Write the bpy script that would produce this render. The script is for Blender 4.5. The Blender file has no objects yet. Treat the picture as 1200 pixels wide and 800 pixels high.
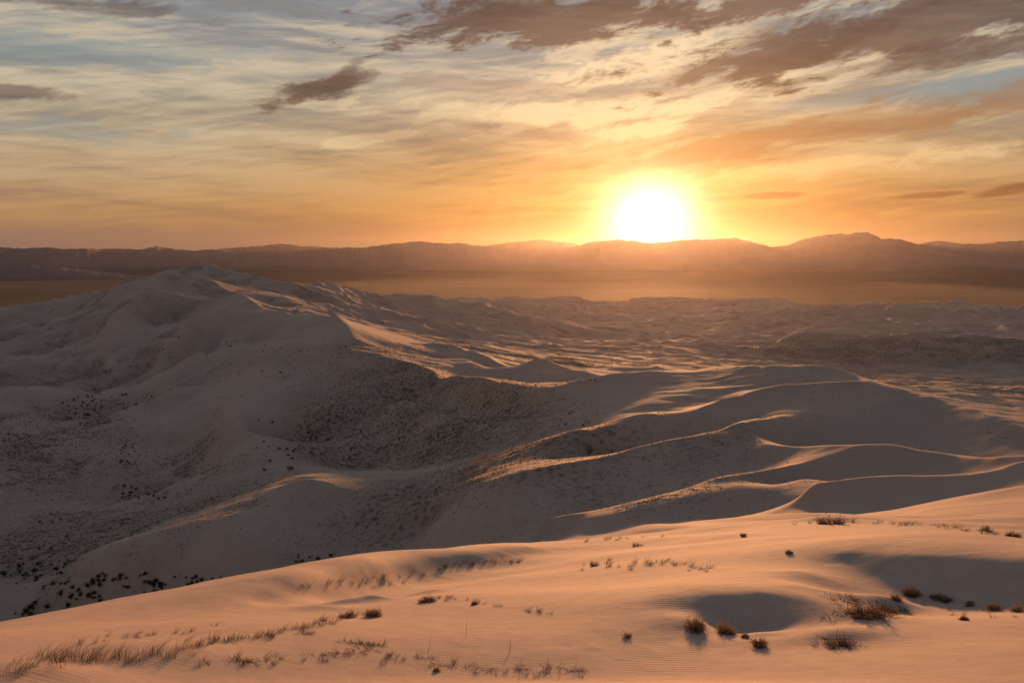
import bpy, bmesh, math, random, time
import numpy as np
from mathutils import Vector
T0 = time.time()
random.seed(7)
RNG = np.random.default_rng(11)
R = math.radians
EXPOSURE = 0.8
scene = bpy.context.scene
C = scene.collection

# ---------------------------------------------------------------- camera geometry (photo pixels 1200x800)
F = 1000.0
HOR = 304.0
PITCH = math.atan((400 - HOR) / F)
cp, sp = math.cos(PITCH), math.sin(PITCH)

def ray(px, py):
    """azimuth (from +Y, clockwise) and tangent of elevation of the sight line through a photo pixel"""
    x = (px - 600) / F
    y = -(py - 400) / F
    X = x
    Y = cp + y * sp
    Z = -sp + y * cp
    return math.atan2(X, Y), Z / math.hypot(X, Y)

def az_of(px):
    return math.atan((px - 600) / F * 1.0)

# ---------------------------------------------------------------- numpy gradient noise
_perm = RNG.permutation(512)
_ang = RNG.uniform(0, 2 * np.pi, 512)
_gx, _gy = np.cos(_ang), np.sin(_ang)

def perlin(x, y, seed=0):
    xi = np.floor(x).astype(np.int64); yi = np.floor(y).astype(np.int64)
    xf = x - xi; yf = y - yi
    u = xf * xf * xf * (xf * (xf * 6 - 15) + 10)
    v = yf * yf * yf * (yf * (yf * 6 - 15) + 10)
    def g(ix, iy, fx, fy):
        h = _perm[(_perm[(ix + seed * 37) & 511] + iy + seed * 11) & 511]
        return _gx[h] * fx + _gy[h] * fy
    n00 = g(xi, yi, xf, yf); n10 = g(xi + 1, yi, xf - 1, yf)
    n01 = g(xi, yi + 1, xf, yf - 1); n11 = g(xi + 1, yi + 1, xf - 1, yf - 1)
    a = n00 + u * (n10 - n00); b = n01 + u * (n11 - n01)
    return (a + v * (b - a)) * 1.5

def fbm(x, y, oct=4, seed=0, gain=0.5):
    t = 0; a = 1.0; f = 1.0
    for i in range(oct):
        t = t + a * perlin(x * f, y * f, seed + i * 3)
        a *= gain; f *= 2.03
    return t

def sstep(a, b, x):
    t = np.clip((x - a) / (b - a), 0, 1)
    return t * t * (3 - 2 * t)

# ---------------------------------------------------------------- dune relief: control lines (photo px, photo py, distance m)
LINES = []
def S(*p): LINES.append((0, p))      # smooth line
def K(*p): LINES.append((1, p))      # knife-edge crest

def row(r, z, a=-300, b=1500, n=9):
    """level row at distance r and height z"""
    LINES.append((2, (r, z, a, b, n)))

row(1.5, -1.7); row(4, -2.6); row(7.5, -4.0)
S((-300,806,12),(0,800,12),(300,800,12),(600,800,12),(900,800,12),(1200,800,12),(1500,806,12))
# foreground sheet
S((-300,755,15.5),(0,737,16),(100,733,16.5),(180,728,17),(240,718,18),(275,710,19.2))
S((300,706,20.0),(340,702,20.7),(400,691,23.2),(440,682,25.5),(480,671,27.6),(540,662,29.5),(600,654,31.2),(660,645,33))
S((262,712,18.7),(290,700,20.2),(318,687,21.2),(360,680,22.1),(400,674,24.0),(440,665,26.2),(470,656.5,28.0),(500,651,29.4),(560,644.5,31.2),(620,638,33.2))
S((620,638,33.5),(680,633,36),(740,629,37.5),(800,625,39),(850,618,41),(900,612,43),(950,609.5,45),(1000,610,45),(1050,613,43.5),(1100,618,42),(1150,623,40),(1200,629,38),(1350,645,34),(1500,655,32))
S((600,700,19),(700,690,20),(780,680,20.5))
S((600,760,13.8),(800,755,14),(1000,760,14.2),(1200,760,14.2))
# bowl one
S((808,720,15.5),(825,727,15.6),(850,733,15.7),(870,735,15.8),(895,731,15.9),(915,716,16.2))
S((790,712,16.1),(830,712,16.25),(870,711,16.35),(910,710,16.5))
S((780,697,16.9),(830,694,16.95),(860,693,17.0),(900,694,17.05),(940,698,17.1))
S((800,684,18.2),(860,683,18.1),(930,685,18.2))
S((800,745,14.5),(860,747,14.5),(930,743,15))
S((860,665,21.5),(940,668,20.5))
# bowl two
S((985,655,22.6),(1015,675,21.3),(1050,697,20.2),(1100,704,20.2),(1150,704,20.2),(1200,702,20.3),(1350,700,20.4),(1500,700,20.5))
S((990,645,23.0),(1020,645,22.9),(1060,645,22.6),(1100,646,22.4),(1150,647,22.3),(1200,650,22.1),(1350,650,21.9))
S((975,631,25.4),(1020,630,24.8),(1100,631,24.6),(1200,636,24.2),(1350,636,24))
S((985,621,31),(1100,624,29),(1200,632,26.5),(1350,637,25.6))
S((985,700,19),(1050,720,18.5),(1100,722,18.4),(1200,722,18.4),(1350,725,18.4))
# behind the foreground crest: hidden fall into the valley
S((-300,790,70),(0,775,70),(200,760,70),(330,740,70),(450,705,70),(560,680,65),(640,660,60))
S((-300,760,170),(0,755,170),(200,740,170),(330,720,150),(450,690,130),(560,660,110),(640,640,100))
S((-300,740,292),(0,730,290),(100,725,278),(200,714,262),(300,691,245),(400,670,226),(500,649,207),(600,629,182),(680,618,168),(740,608,168))
# low hump strips just above the foreground crest on the right
S((680,640,52),(760,634,52),(850,624,52),(950,616,52),(1050,619,52))
K((690,631,56),(730,621,58),(765,614,60),(800,611,62),(835,609,65))
S((850,608,66),(900,603,68),(950,602,70),(1000,603,72),(1060,605,74),(1120,603,80),(1200,600,80),(1350,600,85))
S((700,645,85),(780,636,90),(850,632,100),(900,628,105),(960,622,108),(1010,612,108))
S((690,606,171.5),(740,599,171.1),(780,591,171.6),(806,585,174.4),(847,574,179.8),(900,568,186.9),(941,560,192.8))
S((1100,594,104),(1150,586,112),(1200,570,120),(1350,560,125),(1500,560,125))
# D ridges
S((700,621,165),(780,607,165.5),(850,602,168),(900,600,172))
S((940,592,155),(1000,597,149),(1050,597,148),(1100,590,148),(1150,578,149))
K((640,607,175),(700,598,177),(740,589.5,178),(780,580,180),(806,573,184),(847,560,192),(900,551,203),(941,544,209),(982,535,214))
K((948,567,158),(1002,561,160),(1032,559,162),(1076,559,161),(1136,557,158),(1175,552,158),(1200,543,160),(1350,520,168),(1500,515,170))
S((905,568,190),(950,567,198),(1000,562,199),(1050,561,196),(1100,560,189),(1150,558,185),(1200,551,180),(1350,548,175))
# C crest
S((480,592,262),(500,584,250),(540,570,236),(580,560,226),(600,556,218))
K((600,556,218),(660,545,222),(710,536,230),(750,525,238),(800,514,247),(850,503,256),(872,498,260))
S((872,498,260),(890,493,268),(910,488,280),(938,478,303),(970,470,318))
K((872,499,259),(882,511,250),(895,518,240),(905,522,234),(950,524,226),(1000,523,220),(1040,522,215),(1065,527,210),(1100,533,204),(1150,537,197),(1200,536,192),(1350,540,182),(1500,545,178))
S((560,600,206),(640,605,193),(700,596.5,197),(740,588.5,200),(780,579,204),(806,572,207),(847,559,214),(875,554,217))
S((700,545,262),(760,531,275),(800,520,290),(850,505,283),(875,500,285))
S((905,519.5,260),(950,524,268),(1000,525,270),(1050,528,262),(1100,536,250),(1150,541,238),(1200,542,228),(1350,560,205))
# B dune crest and skyline
K((795,492,300),(805,487,305),(830,475,315),(860,466,325),(900,455,335),(950,450,340),(1000,449,340),(1032,453,336),(1060,460,328),(1100,470,315),(1150,486,292),(1200,502,272),(1350,555,235),(1500,590,220))
S((790,482,325),(830,471,352),(870,461,356),(900,456,362),(960,452,364),(1000,452,352))
# A dune crest
S((770,470,345),(800,457,375),(830,446,400))
K((800,441,445),(815,437.5,455),(830,433,450),(860,431,432),(900,430,412),(960,430,395),(985,434,388),(1005,443,375),(1025,451,358))
# behind A/B: drop to the scrub plain
S((860,445,720),(960,455,700),(1050,470,680),(1130,490,640),(1200,510,600),(1350,550,520),(1500,570,500))
S((880,426,1150),(960,436,1120),(1050,445,1080),(1130,450,1050),(1200,455,1020),(1350,460,1000),(1500,460,1000))
S((860,420,1300),(960,424,1310),(1050,426,1310),(1130,428,1300),(1200,432,1280),(1350,435,1270))
K((860,403,1480),(920,396,1500),(1000,391,1500),(1060,391,1500),(1130,394,1480),(1200,402,1440),(1350,410,1400))
# far rim of the great bowl
K((505,438,560),(540,441,490),(570,447,445),(600,453,420),(640,457,395),(670,451,395),(700,443.5,400),(740,438,415),(780,437,430),(800,437,440))
S((560,462,560),(600,466,530),(700,454,510),(780,446,530))
S((560,436,700),(640,440,700),(720,440,730),(790,437,760))
K((610,434,640),(632,421,665),(655,428,650),(690,441,620))
K((680,436,690),(740,431,700),(770,430,710))
# big bowl
S((355,556,335),(420,560,315),(480,558,300),(560,549,270),(620,538,252),(680,520,262),(720,503,280),(760,483,300))
S((400,549,425),(440,546,415),(480,544,385),(560,533,330),(620,521,298),(680,506,300),(730,488,315))
S((450,470,500),(490,478,460),(530,490,415),(580,497,365),(640,497,335),(700,483,340),(750,465,365))
S((500,470,510),(540,484,450),(600,489,395),(650,488,360),(700,470,370))
S((350,480,530),(420,480,517),(480,500,445))
S((350,440,620),(420,440,589),(480,450,545))
K((421,414,650),(470,425,600),(500,436,565))
# near peak
K((90,652,300),(150,633,303),(200,614,306),(240,600,307),(300,583,307),(330,571,303),(352,562,300),(380,567,293),(400,574,287),(440,588,275),(480,597,264),(520,602,255))
S((100,665,285),(200,650,275),(300,642,262),(360,640,254),(430,630,246),(500,622,236))
S((150,612,370),(220,598,365),(290,575,360),(335,560,352))
# pale arm rising to the left ridge
S((345,553,370),(312,520,445),(285,490,530),(262,465,600),(250,440,690))
S((250,560,480),(200,540,520),(180,500,590),(190,460,690))
S((300,545,490),(322,540,505),(330,520,540))
# left flank ground
S((-300,690,330),(0,680,325),(60,675,315))
S((-300,600,430),(0,600,430),(80,598,435),(130,590,445))
S((-300,560,500),(0,560,490),(60,550,510),(130,562,490),(180,560,490),(215,552,495))
S((130,520,570),(170,530,555),(220,525,550))
S((-300,480,710),(0,480,700),(50,482,680),(100,478,700),(150,460,750))
S((-300,455,830),(0,452,840),(80,448,850),(160,425,900))
S((-300,420,1060),(0,420,1050),(60,415,1060),(120,398,1110),(160,380,1160))
S((-300,385,1650),(0,380,1650),(60,375,1500),(100,362,1350))
S((300,400,830),(230,405,930),(200,440,830))
S((240,372,1060),(180,385,1090))
S((330,400,760),(380,410,672),(418,426,615))
# main ridge
K((-60,370,3000),(0,364,2500),(60,357,1900),(120,344,1500),(150,334,1400),(175,326,1360),(190,321.5,1345),(215,326,1320),(240,330,1300),(260,340,1230))
K((188,322,1480),(205,318,1500),(222,313,1515),(236,310,1520),(252,314,1500),(272,320,1480),(300,327,1460),(330,333,1450),(370,340,1500),(400,345,1600))
K((120,372,1180),(150,358,1180),(180,345,1170),(230,351,1120),(262,352,1100),(277,349,1090),(300,360,1030),(316,368,985),(345,370,930),(370,371,870),(393,374,800),(404,382,760),(412,394,720),(420,410,680))
K((396,375,805),(430,385,860),(480,397,880),(520,406,880),(560,415,880),(610,425,840))
K((480,409,790),(510,406,790),(540,410,770),(570,421,720),(600,431,690))
K((518,424,690),(545,424,680),(565,432,640))
S((205,345,1240),(240,350,1190),(280,360,1150))
S((300,345,1250),(340,350,1230),(400,372,1100),(450,385,1050))
S((340,346,2300),(400,354,2500),(450,362,2700),(520,362,2700),(580,370,2500),(640,380,2300))
K((340,334,1750),(380,339,1850),(420,346,2000),(450,350,2200),(480,349,2250),(515,350.5,2250),(545,358,2150),(580,366,2000),(620,376,1800))
S((430,366,1850),(480,374,1800),(540,383,1700),(600,390,1550))
S((420,390,1250),(480,396,1300),(560,402,1350),(640,404,1400),(720,403,1500))
S((640,418,1150),(720,414,1250),(800,410,1350))
K((177,346.5,1160),(160,357,1105),(143,366,1065),(128,375,1035))
K((276,350.5,1080),(262,361,1030),(245,371,985),(215,388,925),(185,403,880))
K((315,369,975),(305,381,900),(288,393,850),(258,408,800),(225,420,770))
K((262,436,705),(240,447,690),(205,462,665),(172,478,640),(150,492,610))
# the far dune field floor and the plain
LINES.append((2,(1700,-160,640,1500,12)))
LINES.append((2,(2500,-166,560,1500,12)))
LINES.append((2,(3300,-166,450,1500,12)))
LINES.append((2,(4000,-170,-300,1500,12)))
LINES.append((2,(3000,-172,-300,0,4)))
LINES.append((2,(2600,-170,120,400,4)))
LINES.append((2,(4600,-183,-300,1500,12)))
LINES.append((2,(6000,-186,-300,1500,12)))
LINES.append((2,(1900,-150,-300,-150,3)))

S0, S1 = math.log(1.5), math.log(5200.0)
AZ = R(41)

def catmull(P, n=60):
    P = np.array(P, float)
    if len(P) == 2:
        t = np.linspace(0, 1, n)[:, None]
        return P[0] * (1 - t) + P[1] * t
    Q = np.vstack([2 * P[0] - P[1], P, 2 * P[-1] - P[-2]])
    out = []
    for i in range(1, len(Q) - 2):
        t = np.linspace(0, 1, n, endpoint=False)[:, None]
        a, b, c, d = Q[i - 1], Q[i], Q[i + 1], Q[i + 2]
        m1 = (c - a) / 2; m2 = (d - b) / 2
        out.append((2*t**3-3*t**2+1)*b + (t**3-2*t**2+t)*m1 + (-2*t**3+3*t**2)*c + (t**3-t**2)*m2)
    out.append(P[-1:])
    return np.vstack(out)

SAMPLES = []
for kind, pts in LINES:
    if kind == 2:
        r, z, a, b, n = pts
        q = [(math.atan((px - 600) / F), math.log(r), z / r) for px in np.linspace(a, b, n)]
    else:
        q = []
        for px, py, r in pts:
            a, t = ray(px, py)
            q.append((a, math.log(r), t))
    SAMPLES.append((kind, catmull(q, 80)))

def lap(u):
    p = np.pad(u, 1, mode='edge')
    return p[2:, 1:-1] + p[:-2, 1:-1] + p[1:-1, 2:] + p[1:-1, :-2] - 4 * u

def resample(u, shp):
    def m(n0, n1):
        x = np.linspace(0, n0 - 1, n1); i = np.clip(np.floor(x).astype(int), 0, n0 - 2); return i, x - i
    i, f = m(u.shape[0], shp[0]); u = u[i] * (1 - f)[:, None] + u[i + 1] * f[:, None]
    i, f = m(u.shape[1], shp[1]); return u[:, i] * (1 - f) + u[:, i + 1] * f

def solve():
    u = None
    for h, iters in ((0.032, 400), (0.016, 300), (0.008, 220), (0.004, 140)):
        nr = int((S1 - S0) / h) + 1; nc = int(2 * AZ / h) + 1
        W = np.zeros((nr, nc)); V = np.zeros((nr, nc)); sharp = np.zeros((nr, nc), bool)
        for kind, q in SAMPLES:
            ia = np.rint((q[:, 0] + AZ) / (2 * AZ) * (nc - 1)).astype(int)
            js = np.rint((q[:, 1] - S0) / (S1 - S0) * (nr - 1)).astype(int)
            ok = (ia >= 0) & (ia < nc) & (js >= 0) & (js < nr)
            w = 1.0 if kind == 1 else 0.35
            np.add.at(W, (js[ok], ia[ok]), w); np.add.at(V, (js[ok], ia[ok]), w * q[ok, 2])
            if kind == 1: sharp[js[ok], ia[ok]] = True
        has = W > 0
        V[has] /= W[has]
        W = np.where(has, np.where(sharp, 6.0, 1.2), 0)
        eps = (h / 0.05) ** 2
        Kf = np.where(sharp, 0.01, 1.0)
        if u is None:
            u = np.tile(np.linspace(-0.9, -0.035, nr)[:, None], (1, nc))
        else:
            u = resample(u, (nr, nc))
        A = lambda x: lap(Kf * lap(x)) - eps * lap(x) + W * x
        D = 1.0 / (20 * Kf + 4 * eps + W)
        b = W * V
        r = b - A(u); z = D * r; p = z.copy(); rz = float((r * z).sum())
        for k in range(iters):
            Ap = A(p); al = rz / float((p * Ap).sum())
            u = u + al * p; r = r - al * Ap
            z = D * r; rn = float((r * z).sum())
            p = z + (rn / rz) * p; rz = rn
            if rz < 1e-12: break
    return u

U = solve()
for _ in range(2):
    U[1:-1] = (U[:-2] + 2 * U[1:-1] + U[2:]) / 4
    U[:, 1:-1] = (U[:, :-2] + 2 * U[:, 1:-1] + U[:, 2:]) / 4
print('solved', U.shape, round(time.time() - T0, 1))

def cubic_idx(x, n):
    i = np.clip(np.floor(x).astype(int), 1, n - 3); f = x - i
    w = (-0.5*f+f*f-0.5*f**3, 1-2.5*f*f+1.5*f**3, 0.5*f+2*f*f-1.5*f**3, -0.5*f*f+0.5*f**3)
    return i, w

def sample_grid(U, az, s):
    """separable cubic resampling of U at column azimuths az and row log-distances s"""
    x = (s - S0) / (S1 - S0) * (U.shape[0] - 1)
    i, w = cubic_idx(x, U.shape[0])
    V = sum(w[k][:, None] * U[i - 1 + k] for k in range(4))
    x = (az + AZ) / (2 * AZ) * (U.shape[1] - 1)
    i, w = cubic_idx(x, U.shape[1])
    return sum(w[k][None, :] * V[:, i - 1 + k] for k in range(4))

# mesh columns / rows
fine = np.arange(-R(36), R(36), 0.00135)
edge = np.linspace(R(36), R(41), 14)[:-1]
side = np.linspace(R(41), math.pi, 60)[:-1]
az = np.concatenate([-side[::-1], -edge[::-1][:-0 or None], fine, edge[1:], side])
az = np.unique(np.round(az, 6))
srow = np.concatenate([np.arange(S0, math.log(9), 0.02), np.arange(math.log(9), math.log(1200), 0.0042), np.arange(math.log(1200), S1, 0.0036)])
rr = np.exp(srow)
azc = np.clip(az, -AZ, AZ)
Uv = sample_grid(U, azc, srow)
Z = Uv * rr[:, None]
gen = -183 + 181.3 * np.exp(-(rr / 260.0) ** 1.3)
bl = sstep(R(41), R(75), np.abs(az))[None, :]
Z = Z * (1 - bl) + gen[:, None] * bl
AA, RR = np.meshgrid(az, rr)
X = np.sin(AA) * RR; Y = np.cos(AA) * RR
PX = 600 + F * np.tan(np.clip(AA, -1.2, 1.2))           # photo column of a bearing, for laying out the ground cover
LR = np.log(RR)

def blob(px, r, wpx, wl, soft=0.6):
    d = np.sqrt(((PX - px) / wpx) ** 2 + ((LR - math.log(r)) / wl) ** 2)
    return 1 - sstep(1 - soft, 1 + soft, d)

def terrain_masks():
    # erg: the far field of small dunes
    erg = sstep(1150, 1700, RR) * (1 - sstep(3300, 3800, RR)) * sstep(330, 620, PX + (RR - 1200) * 0.12)
    band = blob(1080, 1400, 260, 0.10)
    erg = erg * (1 - 0.85 * band)
    return erg
ERG = terrain_masks()

rag = 3550 + 420 * fbm(np.sin(AA) * 14, np.cos(AA) * 14, 4, 90) + 0 * RR
ERG = ERG * (1 - sstep(-150, 300, RR - rag)) / np.maximum(1 - sstep(3300, 3800, RR), 0.02) if False else sstep(1100, 1600, RR) * (1 - sstep(-100, 350, RR - rag)) * sstep(330, 560, PX + (RR - 1200) * 0.12) * (1 - 0.8 * blob(1080, 1390, 260, 0.08))
# far dune field relief: small crossing dunes with sharp crests
wx = X + 45 * fbm(X / 260, Y / 260, 2, 3); wy = Y + 45 * fbm(X / 260, Y / 260, 2, 5)
def ridged(ax, ay, seed):
    n = perlin(ax, ay, seed)
    return 1 - np.abs(n) * 2.2
rot = R(24)
qx = wx * math.cos(rot) + wy * math.sin(rot); qy = -wx * math.sin(rot) + wy * math.cos(rot)
def crests(ax, ay, seed, p=1.5):
    n = np.abs(perlin(ax, ay, seed)) * 2.0
    return np.clip(1 - n, 0, 1) ** p * 1.5
e0 = ridged(qx / 420, qy / 240, 21); e1 = crests(qx / 150, qy / 110, 22); e2 = crests(qx / 70, qy / 60, 24)
amp_ = 0.45 + 0.75 * np.clip(0.5 + fbm(X / 600, Y / 600, 2, 33), 0, 1)
Z = Z + ERG * (10 * e0 + (11 * e1 + 5.5 * e2) * amp_ - 12) * (0.6 + 0.4 * sstep(1700, 3000, RR))
Z = Z - 26 * sstep(-100, 350, RR - rag) * (RR > 1700)
# knife edges along the crests
for kind, q in SAMPLES:
    if kind != 1: continue
    rm = math.exp(q[:, 1].mean())
    if rm < 90: continue
    ia = np.searchsorted(az, [q[:, 0].min() - 0.07, q[:, 0].max() + 0.07]); js = np.searchsorted(srow, [q[:, 1].min() - 0.10, q[:, 1].max() + 0.10])
    if ia[1] - ia[0] < 2 or js[1] - js[0] < 2: continue
    a_ = az[ia[0]:ia[1]][None, :]; s_ = srow[js[0]:js[1]][:, None]
    d2 = np.full((s_.shape[0], a_.shape[1]), 9.0)
    qq = q[::8]
    for k in range(len(qq) - 1):
        ax_, ay_ = qq[k, 0], qq[k, 1]; bx_, by_ = qq[k + 1, 0] - ax_, qq[k + 1, 1] - ay_
        L2 = bx_ * bx_ + by_ * by_ + 1e-12
        t = np.clip(((a_ - ax_) * bx_ + (s_ - ay_) * by_) / L2, 0, 1)
        d2 = np.minimum(d2, (a_ - ax_ - t * bx_) ** 2 + (s_ - ay_ - t * by_) ** 2)
    dd = np.sqrt(d2)
    Z[js[0]:js[1], ia[0]:ia[1]] += np.exp(-(np.sqrt(dd * dd + 0.004 ** 2) - 0.004) / (0.013 if rm > 500 else 0.022)) * 0.0022 * rr[js[0]:js[1]][:, None] * (1.3 if rm > 700 else 1.0)
Z = Z + sstep(85, 130, RR) * (1 - sstep(330, 600, RR)) * (0.30 * perlin(X / 17, Y / 10, 66) + 0.12 * perlin(X / 7, Y / 5, 67)) * np.clip(RR / 200, 0.6, 1.6)
# middle-distance hummocks
mid = sstep(110, 400, RR) * (1 - sstep(1500, 3500, RR))
clean = np.zeros_like(Z)
for px_, r_, wp_, wl_, dep_ in ((112, 690, 62, 0.055, 16), (40, 760, 40, 0.04, 8), (180, 468, 50, 0.05, 11), (30, 900, 60, 0.05, 12), (470, 520, 40, 0.04, 7), (140, 850, 50, 0.04, 10)):
    Z = Z - dep_ * np.exp(-((PX - px_ - (LR - math.log(r_)) * 300) / wp_) ** 2 - ((LR - math.log(r_)) / wl_) ** 2)
ridge = np.maximum(blob(260, 1300, 130, 0.22), blob(150, 1400, 90, 0.2))
for b in ((960, 380, 230, 0.28), (300, 560, 60, 0.4), (378, 790, 75, 0.17), (1050, 190, 150, 0.2), (900,500,110,.12), (450,830,50,.12),(350,385,130,.14)):
    clean = np.maximum(clean, blob(*b))
leftside = 1 - sstep(250, 560, PX)
hm = fbm(X / 46, Y / 46, 4, 40)
hm2 = ridged(X / 90 + 0.4 * hm, Y / 38, 44)
Z = Z + mid * (1 - 0.9 * clean) * (1 - 0.6 * ridge) * (1.5 * hm + 1.3 * (hm2 - 0.3)) * np.clip(RR / 700, 0.3, 2.0)
st1 = fbm(X / 34 + 0.5 * hm, Y / 150, 4, 47)
Z = Z + mid * (1 - 0.8 * clean) * (1 - 0.75 * ridge) * leftside * 3.4 * st1 * np.clip(RR / 700, 0.4, 2.0)
# sand banked up round plants
for px_, py_, r_, w_, h_ in ((1015, 721, 18.7, 0.62, 0.20), (1040, 716, 19.2, 0.4, 0.12), (437, 724, 20.2, 0.30, 0.16), (408, 725, 20.0, 0.35, 0.12), (375, 732, 18.8, 0.4, 0.09), (985, 757, 15.2, 0.45, 0.10), (500, 706, 22.0, 0.45, 0.13), (975, 613, 44, 1.0, 0.25), (60, 778, 12.6, 0.5, 0.08), (200, 762, 13.8, 0.7, 0.07), (890, 756, 15.2, 0.25, 0.06)):
    a_, t_ = ray(px_, py_); cx_, cy_ = math.sin(a_) * r_, math.cos(a_) * r_
    Z = Z + h_ * np.exp(-((X - cx_) / (w_ * 1.6)) ** 2 - ((Y - cy_) / w_) ** 2)
# near undulations
near = 1 - sstep(60, 140, RR)
Z = Z + near * sstep(5, 11, RR) * (0.10 * perlin(X / 7.0, Y / 3.6, 61) + 0.012 * perlin(X / 2.4, Y / 1.3, 62) + 0.003 * perlin(X / 0.5, Y / 0.3, 63)) * np.clip(RR / 20, 0.5, 2)
print('relief', Z.shape, round(time.time() - T0, 1))

# ---------------------------------------------------------------- ground cover mask (scrub density), world bearings and distances
veg = 0.35 + 0.9 * fbm(X / 160, Y / 160, 4, 71)
veg = veg * (1 - 0.45 * leftside) + leftside * 0.55 * sstep(-0.1, 0.45, -st1 + 0.35 * fbm(X / 60, Y / 60, 3, 78))
veg = veg * sstep(150, 330, RR)
for b in ((430, 480, 130, 0.20), (560, 385, 110, 0.15), (655, 345, 75, 0.11), (500, 560, 110, 0.12), (100, 350, 240, 0.10), (105, 690, 70, 0.08), (180, 465, 60, 0.05), (30, 900, 70, 0.05), (450,700,80,.1), (600,255,200,.12)):
    veg = np.maximum(veg, 0.95 * blob(*b))
veg = np.maximum(veg, blob(1080, 1390, 330, 0.085) * 1.1)
veg = np.maximum(veg, blob(1050, 1000, 300, 0.2) * (0.5 + 0.9 * fbm(X / 110, Y / 60, 3, 75)))
for b in ((930, 350, 270, 0.30), (290, 540, 45, 0.3), (1050, 190, 200, 0.3), (800, 380, 120, 0.2), (1100, 260, 170, 0.3), (640, 660, 150, 0.13), (900, 510, 110, .12), (450, 830, 50, .12), (375,790,80,.16), (320,980,90,.1), (220, 620, 70, 0.12)):
    veg = veg * (1 - 0.85 * blob(*b))
veg = veg * (1 - 0.8 * sstep(1500, 2600, RR))
veg = np.maximum(veg, 0.30 * sstep(0.05, 0.5, fbm(X / 240, Y / 170, 3, 79)) * sstep(1100, 1500, RR))
hol = np.clip(e1 + 0.55 * e2 + 0.35 * fbm(X / 40, Y / 40, 3, 85), 0, 2)
veg = np.maximum(veg * (1 - 0.7 * ERG), ERG * 0.85 * (1 - sstep(0.15, 0.75, hol)))
gr = np.maximum(blob(760, 190, 170, 0.13), np.maximum(blob(650, 235, 130, 0.10), blob(720, 262, 60, 0.06)))
veg = np.maximum(veg, gr * (0.42 + 0.5 * fbm(X / 26, Y / 26, 3, 83)))
veg = np.maximum(veg, sstep(-60, 120, RR - rag) * (RR > 1700) * 1.0)
VEG = np.clip(veg, 0, 1)

def link(o):
    C.objects.link(o); return o

def grid_mesh(name, X, Y, Z, closed, attrs=None):
    nr, nc = X.shape
    me = bpy.data.meshes.new(name)
    co = np.stack([X, Y, Z], -1).reshape(-1, 3).astype(np.float32)
    j = np.arange(nr - 1)[:, None]; i = np.arange(nc if closed else nc - 1)[None, :]
    i2 = (i + 1) % nc
    quads = np.stack([j * nc + i, j * nc + i2, (j + 1) * nc + i2, (j + 1) * nc + i], -1).reshape(-1, 4).astype(np.int32)
    # counter-clockwise seen from above
    quads = quads[:, ::-1]
    me.vertices.add(len(co)); me.vertices.foreach_set('co', co.ravel())
    me.loops.add(quads.size); me.loops.foreach_set('vertex_index', np.ascontiguousarray(quads).ravel())
    me.polygons.add(len(quads)); me.polygons.foreach_set('loop_start', np.arange(0, quads.size, 4, dtype=np.int32))
    me.update(calc_edges=True)
    me.polygons.foreach_set('use_smooth', np.ones(len(quads), bool))
    for k, v in (attrs or {}).items():
        a = me.attributes.new(k, 'FLOAT', 'POINT'); a.data.foreach_set('value', v.astype(np.float32).ravel())
    o = bpy.data.objects.new(name, me)
    return link(o)

# ---------------------------------------------------------------- node helpers
class NT:
    def __init__(s, tree): s.t = tree; s.n = tree.nodes; s.l = tree.links
    def node(s, typ, **kw):
        n = s.n.new(typ)
        for k, v in kw.items(): setattr(n, k, v)
        return n
    def put(s, sock, v):
        if isinstance(v, bpy.types.NodeSocket): s.l.new(v, sock)
        else:
            if sock.type == 'RGBA' and isinstance(v, (tuple, list)) and len(v) == 3: v = (*v, 1)
            sock.default_value = v
    def math(s, op, a, b=None, c=None, clamp=False):
        n = s.node('ShaderNodeMath', operation=op, use_clamp=clamp)
        s.put(n.inputs[0], a)
        if b is not None: s.put(n.inputs[1], b)
        if c is not None: s.put(n.inputs[2], c)
        return n.outputs[0]
    def mix(s, f, a, b, blend='MIX'):
        n = s.node('ShaderNodeMix', data_type='RGBA', blend_type=blend)
        s.put(n.inputs[0], f); s.put(n.inputs[6], a); s.put(n.inputs[7], b)
        return n.outputs[2]
    def noise(s, vec, scale, detail=4, rough=0.5, dist=0.0):
        n = s.node('ShaderNodeTexNoise'); s.put(n.inputs['Vector'], vec)
        n.inputs['Scale'].default_value = scale; n.inputs['Detail'].default_value = detail
        n.inputs['Roughness'].default_value = rough; n.inputs['Distortion'].default_value = dist
        return n.outputs['Fac']
    def ramp(s, f, stops, interp='LINEAR'):
        n = s.node('ShaderNodeValToRGB'); n.color_ramp.interpolation = interp
        e = n.color_ramp.elements
        while len(e) < len(stops): e.new(0.5)
        for el, (p, c) in zip(e, stops):
            el.position = p; el.color = (*c, 1) if len(c) == 3 else c
        s.put(n.inputs[0], f); return n.outputs[0]
    def map(s, v, a, b, c=0.0, d=1.0, smooth=True):
        n = s.node('ShaderNodeMapRange', interpolation_type='SMOOTHSTEP' if smooth else 'LINEAR')
        s.put(n.inputs[0], v); n.inputs[1].default_value = a; n.inputs[2].default_value = b
        n.inputs[3].default_value = c; n.inputs[4].default_value = d
        return n.outputs[0]
    def xyz(s, x, y, z=0.0):
        n = s.node('ShaderNodeCombineXYZ'); s.put(n.inputs[0], x); s.put(n.inputs[1], y); s.put(n.inputs[2], z)
        return n.outputs[0]

def lin(r, g, b):
    f = lambda c: (c / 255 / 12.92) if c / 255 <= 0.04045 else ((c / 255 + 0.055) / 1.055) ** 2.4
    return (f(r), f(g), f(b))

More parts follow.
